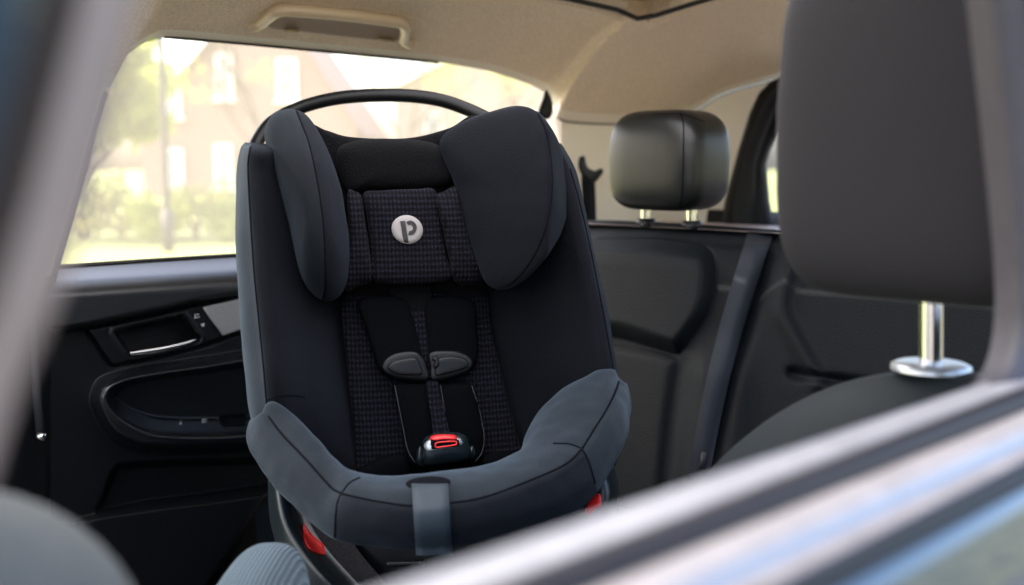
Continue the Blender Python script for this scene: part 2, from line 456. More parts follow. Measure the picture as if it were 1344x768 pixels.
# --- base shell below the cushion
A = [(352, 630, 1.32), (354, 680, 1.31), (366, 722, 1.30), (392, 768, 1.285), (430, 815, 1.27)]
Bc = [(358, 634, 1.25), (366, 682, 1.235), (384, 722, 1.22), (418, 764, 1.20), (460, 805, 1.19)]
Cc = [(375, 640, 1.245), (384, 686, 1.23), (404, 722, 1.213), (440, 764, 1.195), (482, 805, 1.185)]
Dd = [(392, 650, 1.265), (402, 690, 1.25), (424, 722, 1.235), (462, 764, 1.215), (505, 805, 1.20)]
Ee = [(450, 650, 1.275), (455, 690, 1.26), (470, 722, 1.245), (505, 764, 1.225), (540, 805, 1.21)]
Aa = [(370, 630, 1.42), (372, 680, 1.41), (384, 722, 1.40), (408, 768, 1.385), (440, 815, 1.37)]
base1 = loft('base_shell', [[at(*p) for p in q] for q in (Aa, A, Bc, Cc, Dd, Ee)], TEAL, SEAT, 8, 6)
A = [(806, 612, 1.36), (812, 640, 1.345), (806, 680, 1.33), (790, 720, 1.32), (770, 780, 1.31)]
Bc = [(796, 620, 1.27), (802, 648, 1.262), (796, 680, 1.255), (780, 720, 1.245), (760, 780, 1.235)]
Dd = [(770, 630, 1.265), (768, 655, 1.26), (760, 690, 1.25), (745, 730, 1.24), (730, 780, 1.235)]
Ee = [(700, 640, 1.28), (700, 665, 1.275), (690, 700, 1.265), (680, 730, 1.25), (670, 780, 1.24)]
Aa = [(790, 612, 1.46), (796, 640, 1.45), (790, 680, 1.44), (774, 720, 1.43), (754, 780, 1.42)]
panels(base1, CARPET, lambda x, y, i: x > xat([(396, 650), (406, 690), (428, 722), (466, 764), (508, 805)], y))  # inner faces darkened by material, standing in for shade under the cushion
base2 = loft('base_shell', [[at(*p) for p in q] for q in (Aa, A, Bc, Dd, Ee)], TEAL, SEAT, 8, 6)
mid = [[at(x, y, d) for x, d in ((452, 1.262), (520, 1.245), (600, 1.245), (690, 1.265))] for y, _ in ((640, 0), (690, 0), (730, 0), (800, 0))]
base3 = loft('base_front', mid, PLAST, SEAT, 6, 6)
tr = bvh([base1, base2, base3])
pad('recline_tab', [(398, 687), (404, 694), (411, 703), (424, 714), (426, 721), (427, 728), (420, 727), (410, 723), (403, 716), (399, 704)], lambda x, y: lift(hit(tr, x, y)[0], .003), .004, RED, SEAT, back=.006, n=4, power=3)
pad('recline_tab', [(767, 670), (774, 658), (781, 650), (787, 648), (789, 655), (789, 663), (781, 670), (772, 675)], lambda x, y: lift(hit(tr, x, y)[0], .003), .004, RED, SEAT, back=.006, n=4, power=3)
mb = MB(); mb.tube([at(x, 741 + (x - 510) * -.02, 1.235) for x in range(508, 560, 6)], .003, 6); mb.build('base_latch', PLAST, SEAT)

def rumple(o, amp, sc_, seed=0):
    b = base_of(o)
    ns = [v.normal.copy() for v in o.data.vertices]
    for v, n in zip(o.data.vertices, ns):
        p = (v.co + b) * sc_ + Vector((seed, 0, 0))
        v.co += n * amp * (noise.noise(p) + .5 * noise.noise(p * 2.3))
    o.data.update()
rumple(bumper, .0020, 20, 3); rumple(wingL, .0022, 14, 5); rumple(wingR, .0022, 14, 9); rumple(shell, .0022, 12, 1)
# --- seams
tb = bvh([bumper]); SR = .0015
crest = [(441, 672), (452, 642), (543, 664), (637, 652), (704, 627), (764, 589)]
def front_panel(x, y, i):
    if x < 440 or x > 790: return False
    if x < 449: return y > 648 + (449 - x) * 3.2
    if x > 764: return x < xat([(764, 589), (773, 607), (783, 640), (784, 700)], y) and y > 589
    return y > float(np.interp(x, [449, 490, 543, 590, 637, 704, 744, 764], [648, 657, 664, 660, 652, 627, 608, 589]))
panels(bumper, FABF, front_panel)  # front face painted darker, as if turned from the light
for s in ([(352, 546), (369, 569), (387, 588), (405, 607), (421, 625), (436, 641), (449, 648)], [(449, 648), (490, 657), (543, 664), (590, 660), (637, 652), (704, 627), (744, 608), (764, 589)],
          [(472, 627), (460, 633), (452, 642), (444, 656), (441, 672), (439, 706)], [(764, 589), (782, 560), (794, 541), (806, 518), (812, 501)], [(726, 582), (748, 583), (764, 589)], [(764, 589), (773, 607), (781, 634)]):
    seam('seam', s, tb, SR, PIPE, bumper)
tl = bvh([wingL]); tR = bvh([wingR]); ts = bvh([shell])
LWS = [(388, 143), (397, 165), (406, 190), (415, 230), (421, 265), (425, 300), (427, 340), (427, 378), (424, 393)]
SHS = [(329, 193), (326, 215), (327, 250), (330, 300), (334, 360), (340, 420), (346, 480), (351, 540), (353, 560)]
panels(wingL, FABM, lambda x, y, i: x < xat(LWS, y))  # half outside the seam painted lighter, as if lit
panels(shell, FAB2, lambda x, y, i: x < xat(SHS, y))  # strip outside the piping painted lighter, as if lit from the side
seam('piping', [(388, 143), (397, 165), (406, 190), (415, 230), (421, 265), (425, 300), (427, 340), (427, 378), (424, 393)], tl, .0016, PIPE, wingL)
seam('piping', [(705, 147), (716, 170), (722, 200), (725, 240), (722, 275), (714, 305), (702, 333), (686, 357), (668, 374)], tR, .0016, PIPE, wingR)
seam('piping', [(329, 193), (326, 215), (327, 250), (330, 300), (334, 360), (340, 420), (346, 480), (351, 540), (353, 560)], ts, .0020, PIPE, shell)
seam('piping', [(748, 222), (759, 260), (769, 302), (781, 358), (793, 418), (804, 482), (808, 500)], ts, .0020, PIPE, shell)
seam('seam', [(350, 525), (365, 520), (385, 519), (400, 521)], ts, .0010, PIPE, shell)
tpil = bvh([PIL])
seam('seam', [(480, 256), (488, 300), (494, 364)], tpil, .0008, PIPE, PIL)

# --- emblem
ell = [(534.5 + 20.6 * math.cos(t) , 301.3 + 18.9 * math.sin(t) + 1.2 * math.cos(t)) for t in [2 * math.pi * i / 40 for i in range(40)]]
EMB = decal('emblem', ell, tpil, LOGO, SEAT, .0022)
te = bvh([EMB])
stem = [(525.3, 290.3), (531.7, 290), (534, 304), (536.3, 318.9), (530, 317.8), (528, 306)]
g1 = decal('emblem_letter', stem, te, DARKMARK, EMB, .0012)
mb = MB(); rows = []
for i in range(25):
    a = R(128 - 238 * i / 24)
    rows.append([lift(hit(te, 538.6 + rx * math.cos(a), 299 - ry * math.sin(a))[0], h) for rx, ry, h in ((8.4, 9.4, -.0005), (8.4, 9.4, .0012), (3.3, 4.2, .0012), (3.3, 4.2, -.0005))])
mb.grid(rows); mb.build('emblem_bowl', DARKMARK, EMB, smooth=False)

# --- harness
hp = lambda o: (lambda x, y: back(x, y, o))
pad('shoulder_pad', [(470, 396), (500, 388), (533, 392), (544, 420), (552, 450), (560, 485), (563, 503), (535, 502), (513, 497), (499, 487), (490, 465), (480, 430)], hp(.034), .010, WEB, SEAT, back=.02, n=6, power=4)
pad('shoulder_pad', [(558, 396), (595, 388), (623, 398), (626, 430), (628, 462), (622, 482), (605, 494), (585, 501), (566, 503), (563, 480), (560, 440)], hp(.034), .010, WEB, SEAT, back=.02, n=6, power=4)
pad('harness_slot_panel', [(512, 376), (560, 374), (566, 392), (562, 411), (530, 412), (520, 396)], hp(.034), .006, FABIN, SEAT, back=.02, n=4, power=4)
mb = MB()
kr = [[back(x0 + (x1 - x0) * t, y, .037 + .004 * math.sin(math.pi * t)) for t in (0, .25, .5, .75, 1)] for y, x0, x1 in ((408, 528, 566), (430, 534, 566), (455, 543, 567), (480, 551, 569), (505, 557, 572))]
mb.grid(kr); mb.build('pad_gap', KNIT, SEAT)
oval = lambda cx, cy, rx, ry, rot=0, n=28: [(cx + rx * math.cos(2 * math.pi * i / n) * math.cos(rot) - ry * math.sin(2 * math.pi * i / n) * math.sin(rot), cy + rx * math.cos(2 * math.pi * i / n) * math.sin(rot) + ry * math.sin(2 * math.pi * i / n) * math.cos(rot)) for i in range(n)]
pad('chest_plate', [(501, 482), (506, 471), (518, 464), (535, 461), (549, 463), (559, 476), (563, 497), (545, 499), (522, 497), (508, 491)], hp(.044), .006, PLAST, SEAT, back=.01, n=4, power=4)
pad('chest_plate', [(564, 463), (590, 460), (607, 463), (618, 470), (620, 480), (612, 489), (596, 495), (578, 499), (566, 498), (565, 480)], hp(.044), .006, PLAST, SEAT, back=.01, n=4, power=4)
pad('chest_badge', [(509, 483), (515, 475), (530, 471), (546, 470), (551, 480), (554, 491), (540, 493), (520, 491)], hp(.052), .004, PLAST, SEAT, back=.004, n=4, power=4)
pad('chest_badge', [(574, 472), (592, 468), (607, 470), (615, 476), (611, 483), (598, 488), (580, 492), (572, 492)], hp(.052), .004, PLAST, SEAT, back=.004, n=4, power=4)
mb = MB(); mb.tube([back(x, y, .056) for x, y in ((568, 470), (573, 472), (574, 478), (570, 482))], .003, 8); mb.build('chest_clip', PLAST, SEAT)
crotch = pad('crotch_pad', [(517, 504), (550, 503), (590, 503), (619, 504), (628, 535), (636, 570), (634, 595), (625, 609), (585, 616), (545, 614), (534, 600), (528, 560), (521, 528)], hp(.036), .012, WEB, SEAT, back=.02, n=6, power=4)
tc_ = bvh([crotch])
seam('stitching', [(518, 506), (523, 530), (529, 560), (535, 590), (545, 608)], tc_, .0007, STITCH, crotch, sink=-.2)
seam('stitching', [(578, 506), (582, 530), (586, 560)], tc_, .0006, STITCH, crotch, sink=-.2)
seam('stitching', [(619, 506), (628, 535), (635, 570), (633, 592), (624, 606)], tc_, .0006, STITCH, crotch, sink=-.2)
mb = MB()
kr = [[back(x0 + (x1 - x0) * t, y, o + .003 * math.sin(math.pi * t)) for t in (0, .25, .5, .75, 1)] for y, x0, x1, o in ((500, 559, 575, .050), (520, 561, 578, .051), (545, 566, 585, .054), (575, 569, 592, .062))]
mb.grid(kr); mb.build('harness_strap', KNIT, SEAT)
for q in ([(455, 632), (480, 610), (510, 597), (534, 598), (540, 618), (520, 640), (470, 645)], [(632, 600), (655, 592), (690, 598), (706, 620), (690, 640), (650, 640), (634, 620)]):
    pad('hip_strap', q, hp(.030), .012, WEB, SEAT, back=.02, n=5, power=3)
buck = pad('buckle', [(553, 588), (556, 577), (566, 570), (583, 567), (602, 568), (613, 574), (617, 585), (619, 597), (612, 604), (585, 609), (560, 611), (553, 603)], hp(.062), .022, TEAL, SEAT, back=.03, n=5, power=3.5)
t2 = bvh([buck])
bo = lambda h: (lambda x, y: lift((hit(t2, x, y)[0] or hit(t2, 585, 588)[0]), h))
pad('buckle_wing', [(548, 590), (553, 586), (559, 610), (550, 611), (546, 604)], hp(.062), .008, TEAL, buck, back=.01, n=4)
pad('buckle_wing', [(617, 586), (622, 585), (624, 598), (618, 602), (615, 594)], hp(.062), .008, TEAL, buck, back=.01, n=4)
SB = pad('buckle_plate', [(556, 585), (559, 580), (566, 577), (585, 575), (602, 575), (606, 578), (607, 582), (603, 586), (585, 589), (566, 592), (559, 591)], bo(.0035), .003, SILV, buck, back=.004, n=4, power=4)
pad('release_button', [(564.5, 577), (565, 573.5), (570, 571), (584, 570), (597, 571), (599, 574), (599, 577), (584, 577), (570, 578.5)], bo(.006), .006, RED, buck, back=.006, n=4, power=4)
pad('buckle_window', [(565, 580), (567, 578), (585, 576.5), (601, 577), (603, 582), (603, 585), (585, 587.5), (568, 589.5), (566, 586)], bo(.0085), .002, PIPE, buck, back=.003, n=4, power=5)
t3 = bvh([o for o in buck.children])
ring = [(571.5, 585.5), (573, 581.5), (584, 580), (597, 579.5), (599, 581.5), (597.5, 584), (585, 586), (574, 587.5)]
mb = MB(); mb.tube([lift(hit(t3, p.x, p.y)[0], .0005) for p in cr(V2(ring), 4, True)], .0011, 6, closed=True); mb.build('button_outline', RED, buck)
# --- adjuster strap over the bumper front
slot = pad('adjuster_slot', oval(562, 634, 30, 9, R(-3), 24), lambda x, y: lift((hit(tb, x, y)[0] or hit(tb, 562, 636)[0]), -.003), .006, PIPE, SEAT, back=.004, n=1, power=6)
rows = []
for i in range(30):
    t = i / 29; y = 633 + 96 * t; xc = 564 + 6 * t
    row = []
    for s in (-1, -.5, 0, .5, 1):
        l = hit(tb, xc + 24 * s, min(y, 719))[0] or hit(tb, xc, min(y, 719))[0]
        q = at(xc + 24 * s, y, depth(l))
        row.append(lift(q, .007 if i else -.002))
    rows.append(row)
mb = MB(); mb.grid([[lift(r[0], -.004)] + r + [lift(r[-1], -.004)] for r in rows]); mb.build('adjuster_strap', WEBL, SEAT)

# ================================================================== CAR
CAR = empty('car', EYE + U * .9 + V * .9 - Z * 1.25)
tag(CAR, 'blue hatchback seen into its cabin, with black door trim, dark seats and beige headliner', 'car')
VD = 1.58

# --- headliner: edge over the far window, round the rear corner
def ep(px, py, mode, val): return onv(px, py, val) if mode == 'v' else onu(px, py, val)
edge = [car(-.55, VD, .19), car(-.1, VD, .20), car(.35, VD, .205), car(.56, VD, .19), car(.66, VD, .14)] + [ep(*q) for q in ((139, 114, 'v', VD), (151, 90, 'v', VD), (167, 71, 'v', VD), (190, 56, 'v', VD), (220, 49, 'v', VD), (330, 58, 'v', VD), (450, 69, 'v', VD), (570, 81, 'v', VD), (640, 93, 'v', VD), (690, 109, 'v', VD),
        (716, 122, 'v', 1.578), (727, 140, 'v', 1.57), (737, 157, 'v', 1.555), (803, 162, 'v', 1.53), (860, 159, 'u', 1.98), (908, 147, 'u', 2.08), (947, 124, 'u', 2.12), (1006, 107, 'u', 2.13), (1060, 98, 'u', 2.13), (1250, 85, 'u', 2.13), (1500, 85, 'u', 2.13))]
edge = cr(edge, 10)
def uvz(p):
    q = p - EYE; return q.dot(U), q.dot(V), q.z
def recess(u, v):
    d = min(1.625 - u, 1.285 - v)          # inside the sunroof opening when > 0
    # rounded corner
    r = .07
    if 1.625 - u < r and 1.285 - v < r:
        d = r - math.hypot(r - (1.625 - u), r - (1.285 - v))
    t = min(1, max(0, d / .03)); lip = -.006 * math.exp(-((d + .02) / .035) ** 2)
    return .014 * t * t * (3 - 2 * t) + lip
rows = []
K = 70
ks = [0, .004, .010, .018] + [.03 + .97 * (i / K) ** 1.15 for i in range(K + 1)]
prof = []
for p in edge:
    u, v, z = uvz(p)
    tu, tv, tz = (min(u, 1.40), .90, .300)
    if u > 1.7: tu = 1.40
    if v < .95: tv = v - .05
    row = [p + V * .012 + Z * .012]
    for k in ks:
        kk = k
        uu = u + (tu - u) * kk; vv = v + (tv - v) * kk
        zz = z + (tz - z) * (1 - (1 - kk) ** 3.0)
        row.append(car(uu, vv, zz + recess(uu, vv) * min(1, max(0, (kk - .06) / .2))))
    prof.append(row)
def in_roof(c):
    u, v, z = uvz(c); return .10 < u < 1.605 and .40 < v < 1.265
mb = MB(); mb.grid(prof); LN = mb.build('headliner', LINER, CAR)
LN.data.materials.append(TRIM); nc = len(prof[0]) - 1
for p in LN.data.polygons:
    if p.index % nc < 5: p.material_index = 1  # cream faces paint the bright glow along the window edge
def cut_roof(o):
    import bmesh
    bm = bmesh.new(); bm.from_mesh(o.data); b = base_of(o)
    bmesh.ops.delete(bm, geom=[f for f in bm.faces if f.calc_center_median().z + b.z > EYE.z + .25 and in_roof(f.calc_center_median() + b)], context='FACES')
    bm.to_mesh(o.data); bm.free()
cut_roof(LN)
# near half of the roof skin and the part over the driver
mb = MB()
mb.grid([[car(u, v, .304 - .1 * max(0, (abs(v - .9) - .3) / .35) ** 2) for u in [-.55, -.3, -.1, .1, .35, .6, .9, 1.2, 1.41, 1.545, 1.7, 2.1]] for v in (.93, .75, .55, .40, .27)])
cut_roof(mb.build('roof', LINER, CAR))
def roof_panel(us): 
    q = MB(); q.grid([[car(u, v, .314 - .010 * max(0, (v - .9) / .33) ** 2) for u in us] for v in (.36, .7, .9, 1.0, 1.08, 1.16, 1.30)]); return q
SBL = roof_panel((1.21, 1.3, 1.45, 1.64)).build('sunroof_blind', BLINDO, CAR)
roof_panel((.06, .3, .6, .9, 1.205)).build('sunroof_fill_panel', ROOF_FILL, CAR)  # translucent panel added to spread soft top light into the cabin
tln = bvh([LN])
def under(u, v):
    l = tln.ray_cast(car(u, v, 0), Z)[0]
    return (l if l is not None else car(u, v, .308)) - Z * .001
loop = [(.08, .38), (.5, .38), (1.0, .38), (1.4, .38), (1.63, .38), (1.63, .7), (1.63, .9), (1.63, 1.05), (1.63, 1.15), (1.63, 1.29), (1.5, 1.29), (1.4, 1.29), (1.2, 1.29), (1.0, 1.29), (.7, 1.29), (.4, 1.29), (.08, 1.29), (.08, .9), (.08, .6)]
mb = MB(); mb.grid([[min(under(u, v).z, EYE.z + .306) * Z + (car(u, v, 0) - EYE.z * Z), car(u, v, .335)] for u, v in loop], cv=True); mb.build('sunroof_surround', LINER, SBL)
mb = MB(); mb.tube([under(u, v) for u, v in ((.3, 1.276), (.9, 1.276), (1.40, 1.276), (1.54, 1.276), (1.585, 1.266), (1.608, 1.24), (1.617, 1.16), (1.617, 1.1), (1.617, 1.0), (1.617, .92))], .0045, 8); mb.build('sunroof_seal', RUBBER, SBL)

# --- grab handle (over the far window) with its moulded pocket
th = bvh([LN])
def lin(x, y, h=0):
    l, n = hit(th, x, y); return lift(l, h)
pk = pad('handle_pocket', [(318, 32), (335, 22), (362, 12), (400, 9), (470, 13), (540, 22), (562, 33), (570, 46), (558, 59), (535, 60), (500, 55), (430, 46), (350, 36), (330, 37)], lambda x, y: lin(x, y, -.004), .009, LINER, CAR, back=.004, n=6, power=5)
pad('handle_recess', [(352, 36), (366, 22), (385, 17), (450, 21), (520, 32), (528, 42), (520, 54), (470, 50), (400, 42)], lambda x, y: lin(x, y, .003), .004, mat('handle_recess_shade', (.26, .19, .12), .5), pk, back=.002, n=6, power=6)  # raised pad in a darker tone, the recess shade put into its colour
gh = cr([lin(x, y, h) for x, y, h in ((330, 34, .006), (342, 30, .012), (352, 22, .022), (366, 14, .034), (390, 14, .036), (450, 19, .036), (510, 27, .036), (528, 31, .032), (532, 42, .022), (530, 52, .012), (540, 58, .006))], 8)
mb = MB(); mb.tube(gh, .0100, 12); G = mb.build('grab_handle', HANDLE, CAR)
for x, y in ((382, 41), (505, 53)):
    mb = MB(); mb.tube([lin(x - 9, y, .012), lin(x, y, .016), lin(x + 9, y + 1, .012)], .003, 8); mb.build('hinge_cap', HANDLE, G)

# --- far door: one moulded panel measured from the photo
x0, x1, y0, y1 = 58, 470, 326, 860
nx, ny = 310, 330
gx, gy = np.meshgrid(np.linspace(x0, x1, nx), np.linspace(y0, y1, ny))
sill = 351 - (gx - 75) * .0638
gy = sill + (gy - y0) / (y1 - y0) * (y1 - sill)
off = np.zeros(gx.shape)
padline = np.interp(gx, [58, 86, 114, 150, 200, 267, 317, 470], [438, 435, 431, 423, 412, 398, 390, 366])
dtop = gy - (351 - (gx - 75) * .0638)
top = sstep(padline - gy, -3, 9)
off += .030 * top
off += -.075 * (1 - sstep(dtop, -6, 44)) ** 1.3
bez = spl([(114, 432), (128, 428), (170, 419), (215, 409), (258, 399), (315, 388), (470, 356), (470, 405), (317, 437), (290, 446), (267, 454), (215, 467), (165, 477), (147, 479), (136, 466), (124, 448)], 3, True)
sb = sdf(bez, gx, gy); off += .008 * sstep(-sb, 0, 4) * (1 - top) - .006 * np.exp(-(sb / 2.0) ** 2)
rec = spl([(150, 437), (160, 431), (200, 422), (236, 414), (243, 416), (252, 428), (262, 441), (262, 447), (252, 453), (215, 462), (180, 468), (170, 466), (161, 455)], 3, True)
sr = sdf(rec, gx, gy); off += -.034 * sstep(-sr, 0, 6) + .003 * np.exp(-((sr - 3) / 2.2) ** 2)
arm = spl([(120, 529), (123, 510), (131, 498), (150, 490), (184, 482), (250, 472), (317, 462), (470, 435), (470, 575), (329, 591), (260, 595), (200, 594), (175, 590), (157, 582), (143, 572), (130, 554)], 3, True)
sa = sdf(arm, gx, gy); off += .042 * sstep(-sa, -3, 14)
inn = spl([(139, 527), (141, 515), (152, 505), (175, 497), (215, 490), (265, 483), (320, 474), (470, 450), (470, 555), (326, 572), (270, 575), (223, 574), (195, 570), (172, 560), (152, 546)], 3, True)
si = sdf(inn, gx, gy)
wall = np.where(gy > 530, 30, 10)
off += -.080 * sstep(-si, 0, np.clip((gy - 490) * .45, 7, 30)) + .003 * np.exp(-((si - 1) / 3) ** 2)
low = np.interp(gx, [58, 89, 128, 200, 280, 354, 470], [690, 685, 675, 664, 654, 643, 625])
off += .045 * sstep(gy - low, -2, 7) * (1 - sstep(gx, 350 - (gy - 643) * .65, 362 - (gy - 643) * .65))
pkt = spl([(128, 676), (133, 650), (142, 624), (150, 612), (161, 607), (220, 603), (330, 600), (470, 590), (470, 625), (354, 643), (280, 654), (200, 664)], 3, True)
off += -.035 * sstep(-sdf(pkt, gx, gy), 0, 9)
vert = np.empty(gx.shape, object)
allv = []
for i in range(ny):
    for j in range(nx):
        allv.append(onv(gx[i, j], gy[i, j], VD - off[i, j]))
groups = {'door': [], 'soft_top': [], 'handle_bezel': [], 'armrest': []}
for i in range(ny - 1):
    for j in range(nx - 1):
        f = (i * nx + j, i * nx + j + 1, (i + 1) * nx + j + 1, (i + 1) * nx + j)
        if top[i, j] > .5: g = 'soft_top'
        elif sb[i, j] < 0: g = 'handle_bezel'
        elif sa[i, j] < 0: g = 'armrest'
        else: g = 'door'
        groups[g].append(f)
def subset(faces):
    ids = {}; vs = []; fs = []
    for f in faces:
        t = []
        for k in f:
            if k not in ids: ids[k] = len(vs); vs.append(allv[k])
            t.append(ids[k])
        fs.append(tuple(t))
    return vs, fs
DOOR = mesh('door', *subset(groups['door']), DOORP, CAR)
mesh('soft_top', *subset(groups['soft_top']), DOORT, DOOR)
BZ = mesh('handle_bezel', *subset(groups['handle_bezel']), DOORP, DOOR)
AR = mesh('armrest', *subset(groups['armrest']), SOFT, DOOR)
dt = lambda: bvh([DOOR, BZ, AR] + [c for c in DOOR.children])
td = dt()
mb = MB()
hl = cr(V2([(171, 464), (190, 461.5), (215, 457.5), (240, 451.5), (258, 445.5)]), 8)
rows = []
for i, p in enumerate(hl):
    t = i / (len(hl) - 1); w = 1.2 + 4.2 * math.sin(math.pi * min(1, t * .8 + .2)) ** .8
    c = onv(p.x, p.y, VD - .004)
    rows.append([onv(p.x, p.y - w, VD - .006), onv(p.x, p.y - w * .3, VD - .016), onv(p.x, p.y + w * .5, VD - .016), onv(p.x, p.y + w, VD - .008), onv(p.x, p.y + w * .4, VD + .002)])
mb.grid(rows, cu=True); mb.build('door_handle', CHROME, DOOR)
pad('trim_strip', [(266, 403.5), (290, 398), (316, 392), (400, 373), (400, 414), (317, 432), (303, 437), (292, 440.5), (280, 424)], lambda x, y: onv(x, y, VD - .010), .004, ALU, DOOR, back=.006, n=1, power=14, smooth_outline=False)
# pictograms beside the handle and on the switch panel
mb = MB()
for (xa, ya), (xb, yb) in (((256, 412), (256.5, 417)), ((255, 417.5), (262, 416)), ((258, 413), (261, 413)), ((264, 425.5), (268, 428)), ((268, 424.5), (265, 428.5))):
    mb.tube([onv(xa, ya, VD - .0105), onv(xb, yb, VD - .0105)], .0007, 6)
mb.build('lock_symbol', WHITE, DOOR)
for marks in ((((236, 553), (238, 556)), ((238, 552), (236, 557))), (((265, 551), (272, 550.5)), ((265, 554), (272, 553.5)))):
    mb = MB()
    for (xa, ya), (xb, yb) in marks:
        a_, b_ = hit(td, xa, ya)[0], hit(td, xb, yb)[0]
        mb.tube([lift(a_, .002), lift(b_, .002)], .0006, 6)
    mb.build('switch_symbol', WHITE, DOOR)
pad('window_switch', [(290, 546), (310, 543), (322, 544), (322, 557), (308, 560), (292, 559)], lambda x, y: lift(hit(td, x, y)[0], .001), .003, PIPE, DOOR, back=.003, n=4, power=4)
# glass and seals of the far window
wout = [(72, 352), (90, 290), (108, 225), (122, 168), (139, 114), (151, 90), (167, 71), (190, 56), (220, 49), (330, 58), (450, 69), (570, 81), (640, 93), (690, 109), (716, 122), (727, 140), (735, 200), (745, 310)]
gv = [onv(x, y, VD + .012) for x, y in wout]
mesh('window_glass', gv, [tuple(range(len(gv)))], GLASS, DOOR, smooth=False)
mb = MB()
mb.tube([onv(x, y, VD + .004) for x, y in ((63, 385), (72, 350), (90, 289), (108, 224), (122, 167), (136, 120))], .0062, 8)
mb.tube([onv(x, y, VD + .001) for x, y in ((72, 350.5), (200, 342), (330, 334), (470, 325))], .0035, 8)
mb.tube([onv(x, y, VD - .001) for x, y in ((216, 48.5), (330, 58.5), (450, 70), (575, 82))], .0022, 8)
mb.build('window_seal', RUBBER, DOOR)
pad('window_corner', [(716, 118), (721, 123), (725, 133), (726, 145), (721, 156), (708, 156), (706, 146), (711, 132)], lambda x, y: onv(x, y, VD - .06), .014, PLAST, CAR, back=.03, n=4)

# --- front pillar of the far side, belt and anchor
mb = MB()
mb.grid([[onv(x, y, VD - .01 - .02 * k) for k, x in enumerate((74 + sh, 66 + sh, 40 + sh, -60 + sh, -220 + sh))] for y, sh in ((362, -3), (430, -6), (520, -8), (640, -8), (860, -8))])
BP = mb.build('pillar_trim', DOORP, CAR)
mb = MB()
mb.grid([[onv(x + 4, y, VD + .0), onv(x - 8, y, VD - .02), onv(x - 120, y, VD - .04)] for x, y in ((152, 72), (139, 100), (128, 130), (110, 190), (92, 250), (70, 330), (62, 362))])
mb.build('pillar_trim', TRIM, CAR)
mb = MB(); mb.tube([onv(x, y, VD - .06) for x, y in ((40, 380), (44, 450), (48, 520), (53, 570))], .006, 8); mb.build('belt_edge', mat('belt_edge_webbing', (.022, .022, .024), .7), BP)
mb = MB(); mb.tube([onv(48, 572, VD - .07), onv(60, 574, VD - .075)], .006, 12); mb.build('belt_anchor', CHROME, BP)

# --- rear corner trim and belt guide
tops = edge[170:222]
rows = []
for p in tops:
    u, v, z = uvz(p)
    rows.append([car(u + .004 + .02 * t, v + .004 + .012 * t, z - .003 + (-.16 - z) * t) for t in (0, .03, .2, .5, .8, 1)])
mb = MB(); mb.grid(rows); CPIL = mb.build('corner_trim', TRIM, CAR)
mb = MB(); mb.tube([p + Z * -.002 + V * -.002 for p in edge[168:226]], .0016, 6); mb.build('trim_gap', RUBBER, CPIL)
GD = pad('belt_guide', [(760, 207), (767, 205), (769, 214), (773, 221), (781, 224), (788, 221), (792, 224), (788, 232), (781, 239), (772, 238), (764, 231), (759, 219)], lambda x, y: onv(x, y, 1.49), .012, PLAST, CAR, back=.02, n=5, center=(771, 229))
mb = MB(); mb.grid([[onv(x - w, y, 1.495), onv(x, y, 1.485), onv(x + w, y, 1.495)] for x, y, w in ((772, 226, 9), (772, 240, 9), (773, 262, 9), (774, 300, 9), (776, 340, 9))]); mb.build('belt_webbing', SEATF, GD)

# --- rear window with dark frame, shelf
RW = 2.10
fr = MB()
La = [(1036, 98), (1012, 106), (996, 122), (984, 148), (968, 200), (952, 262), (946, 296)]
Lb = [(1046, 106), (1022, 114), (1006, 128), (994, 152), (978, 202), (964, 262), (958, 296)]
Lc = [(1056, 118), (1036, 128), (1018, 146), (1004, 180), (992, 215), (990, 262), (990, 296)]
Ld = [(1066, 140), (1046, 150), (1026, 168), (1012, 196), (1006, 215), (1010, 262), (1016, 296)]
g = []
for q, o in ((La, .0), (La, .03), (Lb, .045), (Lc, .02), (Lc, .0), (Ld, -.01), (Ld, -.03)):
    g.append([onu(x, y, RW - o) for x, y in q])
fr.grid(g); WF = fr.build('rear_window', PLAST, CAR)
gl = [onu(x, y, RW + .005) for x, y in ((1036, 98), (1004, 130), (985, 190), (975, 310), (1400, 310), (1400, 98))]
mesh('window_glass', gl, [tuple(range(6))], GLASSR, WF, smooth=False)
mb = MB()
rows = [[car(u, v, -.105 - .04 * (u - 1.5)) for v in (1.58, 1.4, 1.2, 1.0, .7, .3)] for u in (1.53, 1.55, 1.8, 2.1)]
mb.grid(rows); mb.build('parcel_shelf', FRAMEL, CAR)
mb = MB(); mb.grid([[car(2.13, v, z) for v in (1.6, 1.2, .8, .3)] for z in (-.1, -.5, -.9)]); mb.build('tailgate', DOORP, CAR)

# --- rear bench backrest, moulded panel
x0, x1, y0, y1 = 700, 1420, 0, 1
nx, ny = 300, 210
def btop(x): return np.interp(x, [700, 776, 800, 860, 940, 1010, 1100, 1420], [288, 289, 289, 291, 296, 301, 309, 337])
gx, tt = np.meshgrid(np.linspace(x0, x1, nx), np.linspace(0, 1, ny))
gy = btop(gx) + tt ** 1.25 * (800 - btop(gx))
off = np.zeros(gx.shape)
tp = gy - btop(gx)
off += -.085 * (1 - sstep(tp, 0, 36)) ** 2 - .02 * (1 - sstep(tp, 0, 60))
off += .16 * (tp / 450)                                   # lower part comes forward: the recline
pan = spl([(700, 314), (790, 312), (850, 313), (900, 318), (928, 326), (937, 345), (937, 380), (930, 410), (915, 435), (897, 458), (885, 465), (850, 455), (810, 442), (700, 420)], 4, True)
sp_ = sdf(pan, gx, gy); off += .020 * sstep(-sp_, -3, 22) - .003 * np.exp(-(sp_ / 2.2) ** 2)
